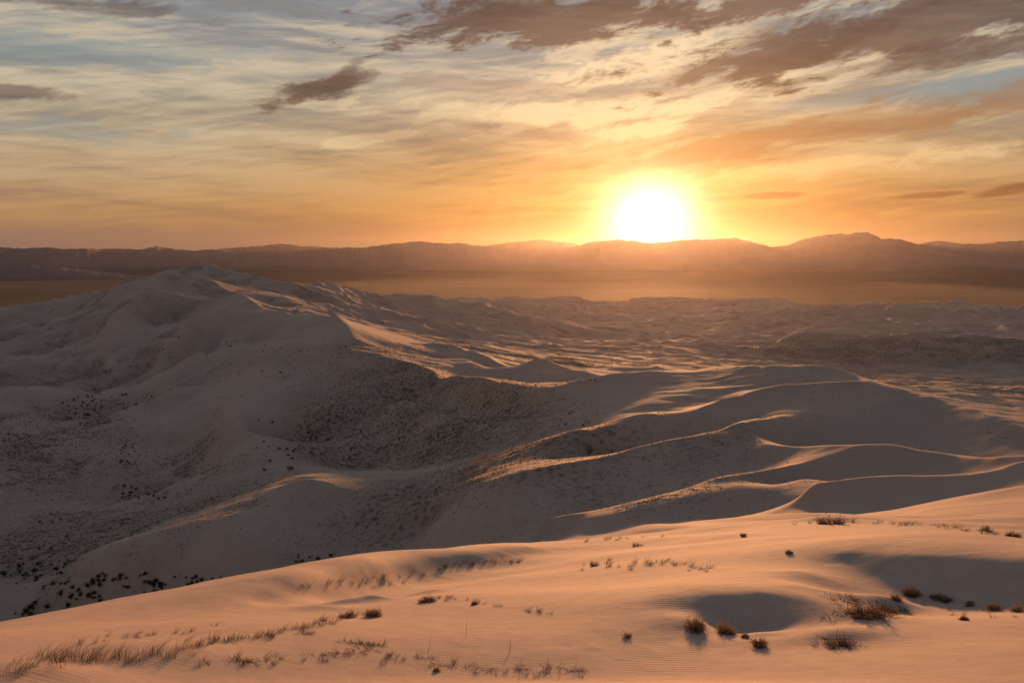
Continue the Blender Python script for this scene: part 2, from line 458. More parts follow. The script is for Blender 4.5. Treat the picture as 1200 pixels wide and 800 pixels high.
def material(name, rough=0.9):
    m = bpy.data.materials.new(name); m.use_nodes = True
    nt = NT(m.node_tree); b = m.node_tree.nodes['Principled BSDF']
    b.inputs['Roughness'].default_value = rough
    b.inputs['Specular IOR Level'].default_value = 0.15
    return m, nt, b

# ---------------------------------------------------------------- sand
def sand_material():
    m, nt, b = material('sand')
    geo = nt.node('ShaderNodeNewGeometry'); pos = geo.outputs['Position']
    at = nt.node('ShaderNodeAttribute', attribute_name='scrub').outputs['Fac']
    big = nt.noise(pos, 0.013, 4, 0.6)
    base = nt.mix(nt.map(big, 0.35, 0.65), (0.44, 0.345, 0.275), (0.37, 0.29, 0.235))
    fine_ = nt.noise(pos, 2.2, 5, 0.6)
    base = nt.mix(nt.map(fine_, 0.3, 0.75, 0, 0.35), base, (0.28, 0.205, 0.16))
    grain = nt.noise(pos, 60, 2, 0.6)
    base = nt.mix(nt.map(grain, 0.35, 0.7, 0, 0.18), base, (0.20, 0.15, 0.12))
    # low scrub and dry grass: blotches that hold to the ground
    v1 = nt.node('ShaderNodeTexVoronoi'); nt.put(v1.inputs['Vector'], pos); v1.inputs['Scale'].default_value = 0.42
    v2 = nt.node('ShaderNodeTexVoronoi'); nt.put(v2.inputs['Vector'], pos); v2.inputs['Scale'].default_value = 0.14
    s1 = nt.map(v1.outputs['Distance'], 0.15, 0.55, 1, 0)
    s2 = nt.map(v2.outputs['Distance'], 0.1, 0.45, 1, 0)
    patch = nt.noise(pos, 0.03, 5, 0.65)
    dens = nt.math('MULTIPLY', at, nt.map(patch, 0.3, 0.62, 0.35, 1.0))
    cover = nt.math('MULTIPLY', nt.math('ADD', nt.math('MULTIPLY', s1, 0.8), nt.math('MULTIPLY', s2, 0.4)), dens)
    cover = nt.math('ADD', cover, nt.math('MULTIPLY', dens, 0.45), clamp=True)
    cover = nt.math('MULTIPLY', cover, 0.93)
    base = nt.mix(cover, base, (0.065, 0.052, 0.036))
    nt.put(b.inputs['Base Color'], base)
    # wind ripples + grain
    cam = nt.node('ShaderNodeSeparateXYZ'); nt.put(cam.inputs[0], pos)
    w = nt.node('ShaderNodeTexWave', wave_type='BANDS', bands_direction='Y', wave_profile='SIN')
    mp = nt.node('ShaderNodeMapping'); nt.put(mp.inputs['Vector'], pos); mp.inputs['Rotation'].default_value = (0, 0, R(14))
    nt.put(w.inputs['Vector'], mp.outputs[0]); w.inputs['Scale'].default_value = 2.6
    w.inputs['Distortion'].default_value = 3.5; w.inputs['Detail'].default_value = 2; w.inputs['Detail Scale'].default_value = 0.6
    bm1 = nt.node('ShaderNodeBump'); bm1.inputs['Strength'].default_value = 0.22; bm1.inputs['Distance'].default_value = 0.012
    rm_ = nt.map(nt.noise(pos, 0.35, 3, 0.6), 0.38, 0.66)
    nt.put(bm1.inputs['Height'], nt.math('MULTIPLY', w.outputs['Fac'], rm_))
    bm2 = nt.node('ShaderNodeBump'); bm2.inputs['Strength'].default_value = 0.5; bm2.inputs['Distance'].default_value = 0.03
    nt.put(bm2.inputs['Height'], fine_); nt.put(bm2.inputs['Normal'], bm1.outputs[0])
    bm3 = nt.node('ShaderNodeBump'); bm3.inputs['Strength'].default_value = 0.5; bm3.inputs['Distance'].default_value = 0.8
    nt.put(bm3.inputs['Height'], nt.math('MULTIPLY', cover, 1.0)); nt.put(bm3.inputs['Normal'], bm2.outputs[0])
    nt.put(b.inputs['Normal'], bm3.outputs[0])
    return m
SAND = sand_material()
dunes = grid_mesh('sand_dunes', X, Y, Z, True, {'scrub': VEG})
dunes.data.materials.append(SAND)
dunes['kind'] = 'structure'

def ground(x, y):
    """height of the dune mesh below a point, from the height grid"""
    r = math.hypot(x, y); a = math.atan2(x, y)
    j = min(max(np.searchsorted(srow, math.log(r)) - 1, 0), len(srow) - 2)
    i = min(max(np.searchsorted(az, a) - 1, 0), len(az) - 2)
    fj = (math.log(r) - srow[j]) / (srow[j + 1] - srow[j]); fi = (a - az[i]) / (az[i + 1] - az[i])
    return float((Z[j, i] * (1 - fi) + Z[j, i + 1] * fi) * (1 - fj) + (Z[j + 1, i] * (1 - fi) + Z[j + 1, i + 1] * fi) * fj)

# ---------------------------------------------------------------- desert plain out to the mountains
rp = np.concatenate([np.linspace(100, 9000, 40), np.linspace(9200, 20800, 70)])
ap = np.linspace(-math.pi, math.pi, 721)[:-1]
AP, RP = np.meshgrid(ap, rp)
XP, YP = np.sin(AP) * RP, np.cos(AP) * RP
ZP = -180 + 75 * sstep(7600, 14500, RP) - 14 * (1 - sstep(2900, 3700, RP)) + 3 * fbm(XP / 1500, YP / 1500, 2, 80)
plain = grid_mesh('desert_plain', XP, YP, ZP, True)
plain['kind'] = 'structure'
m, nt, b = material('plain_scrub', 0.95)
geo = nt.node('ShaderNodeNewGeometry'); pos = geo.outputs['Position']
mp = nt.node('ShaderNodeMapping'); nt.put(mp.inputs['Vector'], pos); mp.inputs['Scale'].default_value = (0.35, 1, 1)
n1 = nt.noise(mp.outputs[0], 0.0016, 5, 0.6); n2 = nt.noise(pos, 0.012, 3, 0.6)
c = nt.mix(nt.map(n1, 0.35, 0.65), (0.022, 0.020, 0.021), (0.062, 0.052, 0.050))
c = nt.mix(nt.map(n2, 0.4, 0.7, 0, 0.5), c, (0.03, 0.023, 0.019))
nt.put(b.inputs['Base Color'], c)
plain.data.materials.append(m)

# ---------------------------------------------------------------- mountain ranges
m, nt, b = material('mountain_rock', 0.95)
geo = nt.node('ShaderNodeNewGeometry'); pos = geo.outputs['Position']
n1 = nt.noise(pos, 0.002, 6, 0.65)
nt.put(b.inputs['Base Color'], nt.mix(nt.map(n1, 0.3, 0.7), (0.10, 0.09, 0.10), (0.125, 0.112, 0.12)))
ROCK = m

def mountain_range(name, prof, dist, depth, seed, base=-110, amp=0.2):
    px = np.array([p[0] for p in prof], float); py = np.array([p[1] for p in prof], float)
    a = np.linspace(az_of(px[0]), az_of(px[-1]), int((px[-1] - px[0]) / 1.3))
    rows = np.linspace(-1, 1, 46)
    P = 600 + F * np.tan(a)
    yy = np.interp(P, px, py)
    yy = yy + 0.8 * fbm(P / 9.0, P * 0 + seed, 4, seed, 0.6)
    tel = (HOR - yy) / F * np.cos(a)                     # tangent of the skyline's elevation
    AM, TM = np.meshgrid(a, rows)
    wob = depth * 0.35 * fbm(AM * 9, AM * 0 + seed * 1.7, 3, seed + 1)
    RM = dist + TM * depth + wob
    XM, YM = np.sin(AM) * RM, np.cos(AM) * RM
    sc = dist / 13000
    n = 1 - np.abs(fbm(XM / (900 * sc), YM / (1500 * sc), 5, seed + 5, 0.55)) * 1.2
    n2_ = 1 - np.abs(fbm(XM / (350 * sc), YM / (700 * sc), 4, seed + 9, 0.5))
    shape = np.clip(1 - np.abs(TM) ** 1.25, 0, 1) ** 0.9
    f = shape * (1 - amp + amp * (0.8 * n + 0.2 * n2_))
    top = tel[None, :] * RM                                # skyline height at each distance
    H = base + (top - base) * f
    m_ = (H / RM).max(0)
    scale = (tel * dist - base) / np.maximum((m_ * dist - base), 1)
    H = base + (H - base) * scale[None, :]
    H[0] = base - 60; H[-1] = base - 60
    o = grid_mesh(name, XM, YM, H, False)
    o.data.materials.append(ROCK); o['kind'] = 'structure'
    return o

mountain_range('mountains', [(-320,300),(-200,293),(-100,289),(0,290),(30,291),(60,290),(80,292),(105,291),(130,295),(160,294),(175,291),(187,288.5),(200,291),(230,294),(250,292),(270,294.5),(300,295),(340,294),(380,292),(400,290),(430,290),(450,287),(470,285),(490,283),(500,283.5),(520,285.5),(540,285),(560,288),(600,291),(640,291),(670,290),(690,284),(720,281),(740,282),(760,285),(785,283),(800,281),(830,280.5),(860,279),(880,284),(900,289),(920,288),(940,280),(960,276),(980,274),(990,275.5),(1000,272.5),(1015,273),(1030,280),(1050,280),(1070,286),(1090,288),(1110,292),(1130,291),(1145,294),(1180,302),(1200,305),(1260,309),(1400,312)], 13500, 2100, 3)
mountain_range('mountains', [(1030,304),(1060,295),(1080,289),(1100,288),(1115,287),(1130,285.5),(1150,286),(1170,283),(1200,282),(1260,284),(1330,290),(1500,300)], 16800, 1500, 8)
mountain_range('mountains', [(-300,300),(0,296),(110,292),(140,291),(170,293),(240,294),(280,290),(310,288),(330,285.5),(350,288),(400,291),(450,296),(540,294),(570,288),(600,284),(615,283),(630,281),(650,283),(665,284),(690,290),(760,297),(1000,297),(1060,292),(1080,285),(1095,282),(1110,284),(1130,287),(1170,290),(1300,296),(1500,300)], 18900, 1300, 14, base=-150)
mountain_range('low_hills', [(-320,306),(-150,309),(0,312),(40,311),(70,313),(110,317),(150,322),(200,324),(260,326)], 9300, 700, 19, base=-182)

# ---------------------------------------------------------------- plants
UR = Z / RR
_run = np.maximum.accumulate(UR, axis=0)

def hit(px, py):
    """where the sight line through a photo pixel first meets the sand"""
    a, t = ray(px, py)
    i = int(np.clip(np.searchsorted(az, a), 1, len(az) - 1))
    col = _run[:, i]
    j = int(np.searchsorted(col, t))
    if j >= len(srow) - 1 or j < 2: return None
    u0, u1 = UR[j - 1, i], UR[j, i]
    f = (t - u0) / (u1 - u0) if u1 != u0 else 0
    r = math.exp(srow[j - 1] + (srow[j] - srow[j - 1]) * min(max(f, 0), 1))
    x, y = math.sin(a) * r, math.cos(a) * r
    return x, y, ground(x, y), r

def plant_material(name, c0, c1, trans=0.35):
    m = bpy.data.materials.new(name); m.use_nodes = True
    t = m.node_tree; t.nodes.clear(); nt = NT(t)
    out = nt.node('ShaderNodeOutputMaterial')
    oi = nt.node('ShaderNodeObjectInfo'); geo = nt.node('ShaderNodeNewGeometry')
    f = nt.math('FRACT', nt.math('ADD', oi.outputs['Random'], nt.noise(geo.outputs['Position'], 9.0, 3, 0.6)))
    c = nt.mix(nt.map(f, 0.1, 0.9), c0, c1)
    d = nt.node('ShaderNodeBsdfDiffuse'); tr = nt.node('ShaderNodeBsdfTranslucent'); mx = nt.node('ShaderNodeMixShader')
    nt.put(d.inputs[0], c); nt.put(tr.inputs[0], c); mx.inputs[0].default_value = trans
    t.links.new(d.outputs[0], mx.inputs[1]); t.links.new(tr.outputs[0], mx.inputs[2]); t.links.new(mx.outputs[0], out.inputs[0])
    return m
GRASS = plant_material('dry_grass', (0.42, 0.30, 0.16), (0.20, 0.15, 0.08), 0.45)
TWIG = plant_material('dead_twig', (0.11, 0.075, 0.05), (0.065, 0.045, 0.032), 0.1)
SHRUBM = plant_material('shrub_leaf', (0.32, 0.21, 0.12), (0.17, 0.115, 0.07))
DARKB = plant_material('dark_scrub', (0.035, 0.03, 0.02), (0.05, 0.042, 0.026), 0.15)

class MB:
    def __init__(s): s.v = []; s.f = []
    def strip(s, pts, w0, w1, side):
        """thin tapered blade or twig along pts, with a V section so it is not a flat card"""
        n = len(pts); b = len(s.v)
        side = Vector(side).normalized()
        for k, p in enumerate(pts):
            w = w0 + (w1 - w0) * k / (n - 1)
            d = (pts[min(k + 1, n - 1)] - pts[max(k - 1, 0)])
            up = d.cross(side)
            up = up.normalized() if up.length > 1e-9 else Vector((0, 0, 1))
            s.v += [p - side * w, p + up * w * 0.9, p + side * w]
        for k in range(n - 1):
            a = b + 3 * k
            s.f += [(a, a + 1, a + 4, a + 3), (a + 1, a + 2, a + 5, a + 4), (a + 2, a, a + 3, a + 5)]
    def leaf(s, c, size, rnd):
        n = Vector((rnd.gauss(0, 1), rnd.gauss(0, 1), rnd.gauss(0, 1))).normalized()
        t = n.orthogonal().normalized() * size; u = n.cross(t).normalized() * size * rnd.uniform(0.45, 0.8)
        b = len(s.v); s.v += [c - t, c - u + n * size * 0.2, c + t, c + u + n * size * 0.2]
        s.f += [(b, b + 1, b + 2), (b, b + 2, b + 3)]
    def mesh(s, name, mat):
        me = bpy.data.meshes.new(name); me.from_pydata([tuple(v) for v in s.v], [], s.f); me.materials.append(mat)
        me.polygons.foreach_set('use_smooth', [True] * len(me.polygons)); me.update(); return me

def grass_mesh(seed, blades=22, h=0.24, spread=0.07, lean=0.55, w=0.0045, mat=None):
    rnd = random.Random(seed); m = MB()
    for _ in range(blades):
        a = rnd.uniform(0, 2 * math.pi); d = rnd.random() ** 0.6 * spread
        p = Vector((math.cos(a) * d, math.sin(a) * d, -0.02))
        hh = h * rnd.uniform(0.45, 1.1)
        out = Vector((math.cos(a), math.sin(a), 0)) * rnd.uniform(0.1, 0.45) + Vector((lean, 0.15, 0)) * rnd.uniform(0.4, 1.2)
        pts = [p + Vector((0, 0, hh * t * (1 - 0.25 * t))) + out * hh * t ** 2.1 for t in (0, 0.3, 0.6, 0.85, 1.0)]
        m.strip(pts, w, w * 0.25, (math.cos(a + 1.3), math.sin(a + 1.3), 0))
    return m.mesh('grass_tuft', mat or GRASS)

def twig_mb(seed, n=60, h=0.4, spread=0.2, flat=1.0, w=0.005):
    rnd = random.Random(seed); m = MB(); tips = []
    for _ in range(n):
        a = rnd.uniform(0, 2 * math.pi); el = math.acos(rnd.uniform(0.15, 1.0))
        p = Vector((math.cos(a), math.sin(a), 0)) * rnd.random() * spread * 0.25 + Vector((0, 0, -0.03))
        dirv = Vector((math.cos(a) * math.sin(el), math.sin(a) * math.sin(el), math.cos(el) * flat)).normalized()
        L = h * rnd.uniform(0.55, 1.1) * (0.75 + 0.25 * math.cos(el))
        pts = [p]
        for k in range(4):
            dirv = (dirv + Vector((rnd.gauss(0, .18), rnd.gauss(0, .18), rnd.gauss(0.05, .14) * flat))).normalized()
            pts.append(pts[-1] + dirv * L / 4)
            if k >= 1 and rnd.random() < 0.75:
                d2 = (dirv + Vector((rnd.gauss(0, .6), rnd.gauss(0, .6), rnd.gauss(0, .4) * flat))).normalized()
                q = [pts[-1], pts[-1] + d2 * L * 0.15, pts[-1] + (d2 + Vector((0, 0, .2))) * L * 0.28]
                m.strip(q, w * 0.5, w * 0.25, (d2.y, -d2.x, 0.1)); tips += q[1:]
        m.strip(pts, w, w * 0.35, (math.sin(a), -math.cos(a), 0.05)); tips += pts[2:]
    return m, tips

def leaf_mesh(tips, seed, size=0.012, k=3):
    rnd = random.Random(seed); m = MB()
    for p in tips:
        for _ in range(k):
            m.leaf(p + Vector((rnd.gauss(0, .018), rnd.gauss(0, .018), rnd.gauss(0, .018))), size * rnd.uniform(0.6, 1.3), rnd)
    return m.mesh('leaves', SHRUBM)

def place(name, me, p, rz, s, label, cat, group=None, sink=0.0, sz=1.0):
    o = link(bpy.data.objects.new(name, me))
    o.location = (p[0], p[1], p[2] - sink); o.rotation_euler = (0, 0, rz); o.scale = (s, s, s * sz)
    if label: o['label'] = label
    if cat: o['category'] = cat
    if group: o['group'] = group
    return o

rnd = random.Random(5)
G_TALL = [grass_mesh(100 + i, 17, 0.29, 0.13, 0.6, 0.0032) for i in range(5)]
G_SMALL = [grass_mesh(120 + i, 14, 0.17, 0.09, 0.4) for i in range(5)]
def debris_mesh(seed):
    m, _ = twig_mb(seed, 34, 0.30, 0.5, 0.22, 0.006); return m.mesh('dead_branches', TWIG)
G_TWIG = [debris_mesh(140 + i) for i in range(4)]

def along(pts, n, jitter, meshes, s0, s1, name, label, cat, group, lean=0.0):
    P = np.array(pts, float)
    seg = np.r_[0, np.cumsum(np.hypot(*np.diff(P, axis=0).T))]
    for k in range(n):
        d = rnd.uniform(0, seg[-1])
        x = np.interp(d, seg, P[:, 0]) + rnd.gauss(0, jitter * 2.0); y = np.interp(d, seg, P[:, 1]) + rnd.gauss(0, jitter)
        h_ = hit(x, y)
        if not h_ or h_[3] > 75: continue
        place(name, rnd.choice(meshes), h_, rnd.gauss(lean, 0.5), rnd.uniform(s0, s1), label, cat, group)

along([(2,797),(20,783),(45,774),(75,771),(110,774),(150,773),(190,767),(228,758)], 56, 3.2, G_TALL, 0.45, 1.1, 'grass_tuft',
      'tall wind-bent grass tuft in the dense row at bottom left', 'grass tuft', 'grass row at the bottom left')
along([(80,755),(140,748),(210,742),(260,735)], 16, 3, G_SMALL, 0.5, 0.9, 'grass_tuft',
      'thin faint grass tuft on smooth sand above the dense bottom left row', 'grass tuft', 'thin tufts above the bottom left row')
along([(228,758),(255,752),(275,749),(300,746),(330,742),(360,736),(380,729),(400,723),(445,720)], 52, 1.8, G_SMALL, 0.6, 1.15, 'grass_tuft',
      'short brown grass tuft in the broken line left of the centre foreground', 'grass tuft', 'broken grass line left of centre')
along([(355,742),(400,751),(445,757)], 14, 1.5, G_TWIG, 0.35, 0.6, 'dead_twigs',
      'low dead twigs half buried in the sand under the broken grass line', 'dead twigs', 'twigs under the broken grass line')
along([(235,778),(265,769),(300,776),(340,773),(380,769),(440,764),(465,770),(505,777),(560,784),(620,786),(690,788)], 34, 2.5, G_TWIG, 0.3, 0.65, 'dead_twigs',
      'thin dead twigs lying on the sand near the bottom edge', 'dead twigs', 'twigs near the bottom edge')
along([(235,778),(300,776),(380,769),(465,770),(560,784),(690,788)], 26, 4, G_SMALL, 0.5, 1.0, 'grass_tuft',
      'sparse upright grass tuft among the dead twigs near the bottom edge', 'grass tuft', 'grass among the bottom edge twigs')
along([(355,690),(385,684),(430,683),(470,680),(500,676)], 20, 3.5, G_SMALL, 0.8, 1.5, 'grass_tuft',
      'grass tuft in front of the small shaded crest left of centre', 'grass tuft', 'grass in front of the small shaded crest')
along([(505,669),(535,663),(550,661),(580,658),(622,657)], 26, 1.2, G_SMALL, 0.9, 1.6, 'grass_tuft',
      'dark grass tuft along the top of the near dune by its central edge', 'grass tuft', 'grass along the central dune edge')
along([(488,706),(515,701),(540,701),(560,707),(600,714),(645,719)], 26, 1.3, G_SMALL, 0.5, 1.1, 'grass_tuft',
      'small grass tuft in the thin line crossing the middle of the near dune', 'grass tuft', 'thin grass line in mid dune')
along([(685,664),(700,662),(740,661),(785,661),(835,667)], 34, 3.0, G_SMALL, 0.7, 1.3, 'grass_tuft',
      'upright grass tuft in the loose band right of centre, below the dune edge', 'grass tuft', 'loose grass band right of centre')
along([(960,735),(985,705),(1003,700),(1030,712),(1060,720)], 18, 4, G_TWIG, 0.4, 0.8, 'dead_twigs',
      'scattered dead twigs on the sand hummock at lower right', 'dead twigs', 'twigs on the lower right hummock')
along([(995,722),(1015,719),(1035,722),(1045,716)], 14, 1.5, G_TWIG, 0.6, 1.0, 'dead_twigs',
      'dark matted branches crowning the lower right sand hummock', 'dead twigs', 'matted branches on the hummock crown')
along([(962,755),(980,752),(1000,757)], 9, 1.5, G_TWIG, 0.5, 0.9, 'dead_twigs',
      'tangled fallen branches on bare sand below the lower right hummock', 'dead twigs', 'tangle below the hummock')
along([(1080,716),(1110,718),(1160,716),(1195,716)], 12, 3, G_SMALL, 0.5, 1.0, 'grass_tuft',
      'small grass tuft in front of the large shadowed hollow at right', 'grass tuft', 'grass before the large hollow')
along([(930,615),(985,611),(1030,613),(1090,616),(1150,622),(1195,628)], 40, 1.2, G_SMALL, 1.0, 2.0, 'grass_tuft',
      'small dark tuft on the far right edge line of the near dune', 'grass tuft', 'tufts on the right dune edge')
along([(675,634),(720,631),(780,628)], 12, 0.8, G_SMALL, 0.8, 1.4, 'grass_tuft',
      'tiny tuft on the crest of the near dune above the loose grass band', 'grass tuft', 'tufts on the central dune crest')

def shrub(seed, px, py, wpx, label, n=110, flat=0.9, leaves=3, tall=1.0):
    h_ = hit(px, py)
    if not h_: return
    half = 0.86 * wpx / 2 / 1000 * h_[3] / math.cos(math.atan((px-600)/1000))
    e = link(bpy.data.objects.new('dry_shrub', None)); e.location = h_[:3]; e['label'] = label; e['category'] = 'shrub'
    e.empty_display_size = 0.1
    m, tips = twig_mb(seed, n, half * 1.15, half, flat * tall, max(0.0035, half * 0.012))
    t = link(bpy.data.objects.new('twigs', m.mesh('twigs', TWIG))); t.parent = e
    l = link(bpy.data.objects.new('leaves', leaf_mesh(tips, seed + 1, max(0.010, half * 0.045), leaves))); l.parent = e
SH = [(201,815,738,30,'rounded reddish brown shrub, the largest, at the left rim of the small dark hollow'),
 (202,851,742,26,'brown shrub just right of the largest shrub, at the near rim of the small hollow'),
 (203,873,746,10,'very small shrub between the two round shrubs and the twiggy one'),
 (204,890,757,24,'open twiggy brown shrub right of the small dark hollow'),
 (205,1050,703,13,'small tan shrub at the left tip of the large shadowed hollow'),
 (206,1068,697,20,'wide dark shrub standing inside the lower edge of the large shadowed hollow'),
 (207,1098,701,13,'left one of the paired small shrubs at the lower edge of the large hollow'),
 (208,1109,704,12,'right one of the paired small shrubs at the lower edge of the large hollow'),
 (209,1137,709,9,'tiny shrub on sand right of the paired shrubs'),
 (210,1164,714,13,'low dark shrub before the large hollow near the right side'),
 (211,1193,716,14,'upright shrub nearest the right edge of the picture'),
 (212,1130,726,9,'small lone shrub on open sand right of the hummock'),
 (213,437,722,22,'dark bushy clump capping a small sand mound left of centre'),
 (214,408,723,18,'flat dark clump left of the bushy mound left of centre'),
 (215,871,628,9,'lone dark shrub standing on the far sand behind the dune edge'),
 (216,747,639,13,'flat low shrub right on the central crest of the near dune'),
 (217,975,614,30,'long low dark shrub mat on the right dune edge'),
 (218,1155,622,12,'small dark shrub on the right dune edge line'),
 (219,1183,628,7,'smaller left one of two dots on the dune edge by the right side'),
 (220,1192,629,7,'right one of two dots on the dune edge by the right side'),
 (221,512,786,9,'dark stubby tuft standing up near the bottom edge, centre left'),
 (222,735,746,14,'faint open twiggy bush on smooth sand left of the small hollow'),
 (223,925,648,10,'small grey bush alone between the crest and the small hollow'),
 (224,500,705,20,'dark low clump at the left end of the thin mid dune grass line'),
 (225,556,708,8,'small dark clump below the thin mid dune grass line'),
 (226,697,663,14,'darkest clump at the left end of the loose grass band'),
 (227,1015,722,38,'large dark matted shrub on the hummock at lower right'),
 (228,985,758,34,'sprawling bare shrub lying on sand below the hummock')]
for sd, x, y, w_, lb in SH:
    flat = 0.16 if sd == 217 else 0.35 if sd in (214, 216, 217, 224, 227, 228) else 0.95
    shrub(sd, x, y, w_, lb, 60 if w_ < 15 else 120, flat, 1 if sd in (222, 228, 204) else 3)
# bare upright stalks near the bottom edge
for q, (x, y, hp, lb) in enumerate(((546,745,26,'thin bare stalk standing alone in mid sand, left of two stalks'),(608,795,28,'tall bare upright stalk near the bottom edge, right of centre'),(597,764,18,'forked thin stalk above the bottom edge twigs'),(503,760,18,'slanting thin stalk left of the stubby dark tuft'),(655,790,20,'pair of thin stalks low at the bottom edge'))):
    h_ = hit(x, y); m = MB(); r2 = random.Random(q)
    for k in range(2 if q in (2, 4) else 1):
        L = hp / 1000 * h_[3] * (1 - 0.25 * k); lean = 0.12 + 0.25 * k
        m.strip([Vector((0.02 * k, 0, -0.03)), Vector((lean * L * 0.4, 0, L * 0.5)), Vector((lean * L, 0.02, L))], 0.004, 0.0015, (0, 1, 0))
    place('bare_stalk', m.mesh('bare_stalk', TWIG), h_, r2.uniform(-1, 1), 1, lb, 'stalk')

# bushes scattered through the shaded valley
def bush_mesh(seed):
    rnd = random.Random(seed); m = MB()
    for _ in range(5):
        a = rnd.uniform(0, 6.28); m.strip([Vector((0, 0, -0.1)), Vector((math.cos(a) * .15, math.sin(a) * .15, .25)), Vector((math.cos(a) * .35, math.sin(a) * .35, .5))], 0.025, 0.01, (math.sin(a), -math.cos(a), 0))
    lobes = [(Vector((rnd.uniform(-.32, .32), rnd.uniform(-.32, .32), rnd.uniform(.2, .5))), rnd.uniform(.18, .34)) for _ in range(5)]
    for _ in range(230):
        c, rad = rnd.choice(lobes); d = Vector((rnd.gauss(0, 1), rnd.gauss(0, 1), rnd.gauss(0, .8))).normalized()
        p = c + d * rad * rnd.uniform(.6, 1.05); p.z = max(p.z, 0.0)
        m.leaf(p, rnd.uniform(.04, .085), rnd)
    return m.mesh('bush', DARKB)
BM = [bush_mesh(300 + i) for i in range(6)]
def scatter(n, box, s0, s1, label, group, power=1.0, cond=None):
    k = 0; tries = 0
    while k < n and tries < n * 20:
        tries += 1
        x = rnd.uniform(box[0], box[2]); y = box[1] + (box[3] - box[1]) * rnd.random() ** power
        if cond and not cond(x, y): continue
        h_ = hit(x, y)
        if not h_ or h_[3] < 100: continue
        place('desert_bush', rnd.choice(BM), h_, rnd.uniform(0, 6.28), rnd.uniform(s0, s1), label, 'bush', group); k += 1
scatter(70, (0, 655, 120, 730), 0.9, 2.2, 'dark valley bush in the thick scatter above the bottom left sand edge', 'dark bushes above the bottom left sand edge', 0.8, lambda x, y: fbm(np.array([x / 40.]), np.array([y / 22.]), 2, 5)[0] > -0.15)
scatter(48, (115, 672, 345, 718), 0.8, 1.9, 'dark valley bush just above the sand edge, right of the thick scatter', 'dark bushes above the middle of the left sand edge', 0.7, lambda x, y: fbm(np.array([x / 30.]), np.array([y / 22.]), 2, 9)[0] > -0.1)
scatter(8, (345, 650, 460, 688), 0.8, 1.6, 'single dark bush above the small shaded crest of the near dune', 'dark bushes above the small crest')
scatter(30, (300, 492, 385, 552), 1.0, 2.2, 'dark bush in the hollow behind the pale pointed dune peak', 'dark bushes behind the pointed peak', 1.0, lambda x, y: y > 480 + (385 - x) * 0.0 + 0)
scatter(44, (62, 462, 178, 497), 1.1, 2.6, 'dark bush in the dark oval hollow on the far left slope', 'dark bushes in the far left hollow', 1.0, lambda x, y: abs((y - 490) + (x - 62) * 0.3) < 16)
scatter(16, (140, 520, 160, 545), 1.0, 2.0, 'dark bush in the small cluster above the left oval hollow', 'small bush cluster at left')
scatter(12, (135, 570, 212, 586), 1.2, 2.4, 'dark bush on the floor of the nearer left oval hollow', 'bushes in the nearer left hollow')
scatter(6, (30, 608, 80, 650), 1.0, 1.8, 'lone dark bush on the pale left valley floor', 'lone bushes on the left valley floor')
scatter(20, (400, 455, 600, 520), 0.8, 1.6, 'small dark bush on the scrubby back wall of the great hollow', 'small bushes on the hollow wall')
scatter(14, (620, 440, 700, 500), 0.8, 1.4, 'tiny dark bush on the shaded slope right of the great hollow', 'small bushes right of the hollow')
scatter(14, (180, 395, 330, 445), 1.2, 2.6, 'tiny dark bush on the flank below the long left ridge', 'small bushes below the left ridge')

# low scrub nobody could count
def scrub_stuff():
    N = 200000
    a = RNG.uniform(-R(33), R(33), N); s = RNG.uniform(math.log(95), math.log(1700), N)
    i = np.clip(np.searchsorted(az, a), 1, len(az) - 1); j = np.clip(np.searchsorted(srow, s), 1, len(srow) - 1)
    keep = (RNG.random(N) < np.clip(VEG[j, i], 0, 1) ** 1.3) & (UR[j, i] > _run[j, i] - 0.004)
    a, s, i, j = a[keep], s[keep], i[keep], j[keep]
    if len(a) > 70000: a, s, i, j = a[:70000], s[:70000], i[:70000], j[:70000]
    r = np.exp(s); x = np.sin(a) * r; y = np.cos(a) * r; z = Z[j, i]
    n = len(a); size = RNG.uniform(0.10, 0.30, n) * np.clip(r / 260, 0.75, 2.4)
    V = []; Fc = []
    base = 0
    verts = np.zeros((n, 9, 3)); 
    for k in range(3):
        th = RNG.uniform(0, 6.28, n) + k * 2.1
        dx, dy = np.cos(th) * size, np.sin(th) * size
        verts[:, 3*k] = np.stack([x - dx * .7, y - dy * .7, z - 0.05], -1)
        verts[:, 3*k+1] = np.stack([x + dx * .7, y + dy * .7, z - 0.05], -1)
        verts[:, 3*k+2] = np.stack([x + dx * RNG.uniform(-.6, .9, n) - dy * .3, y + dy * RNG.uniform(-.6, .9, n) + dx * .3, z + size * RNG.uniform(.6, 1.3, n)], -1)
    co = verts.reshape(-1, 3).astype(np.float32); tri = np.arange(len(co), dtype=np.int32)
    me = bpy.data.meshes.new('low_scrub')
    me.vertices.add(len(co)); me.vertices.foreach_set('co', co.ravel())
    me.loops.add(len(tri)); me.loops.foreach_set('vertex_index', tri)
    me.polygons.add(len(tri) // 3); me.polygons.foreach_set('loop_start', np.arange(0, len(tri), 3, dtype=np.int32))
    me.update(calc_edges=True); me.materials.append(SCRUBM)
    o = link(bpy.data.objects.new('low_scrub', me)); o['kind'] = 'stuff'
SCRUBM = plant_material('low_scrub', (0.20, 0.155, 0.10), (0.10, 0.08, 0.05), 0.3)
scrub_stuff()
print('plants', round(time.time() - T0, 1), len(bpy.data.objects))

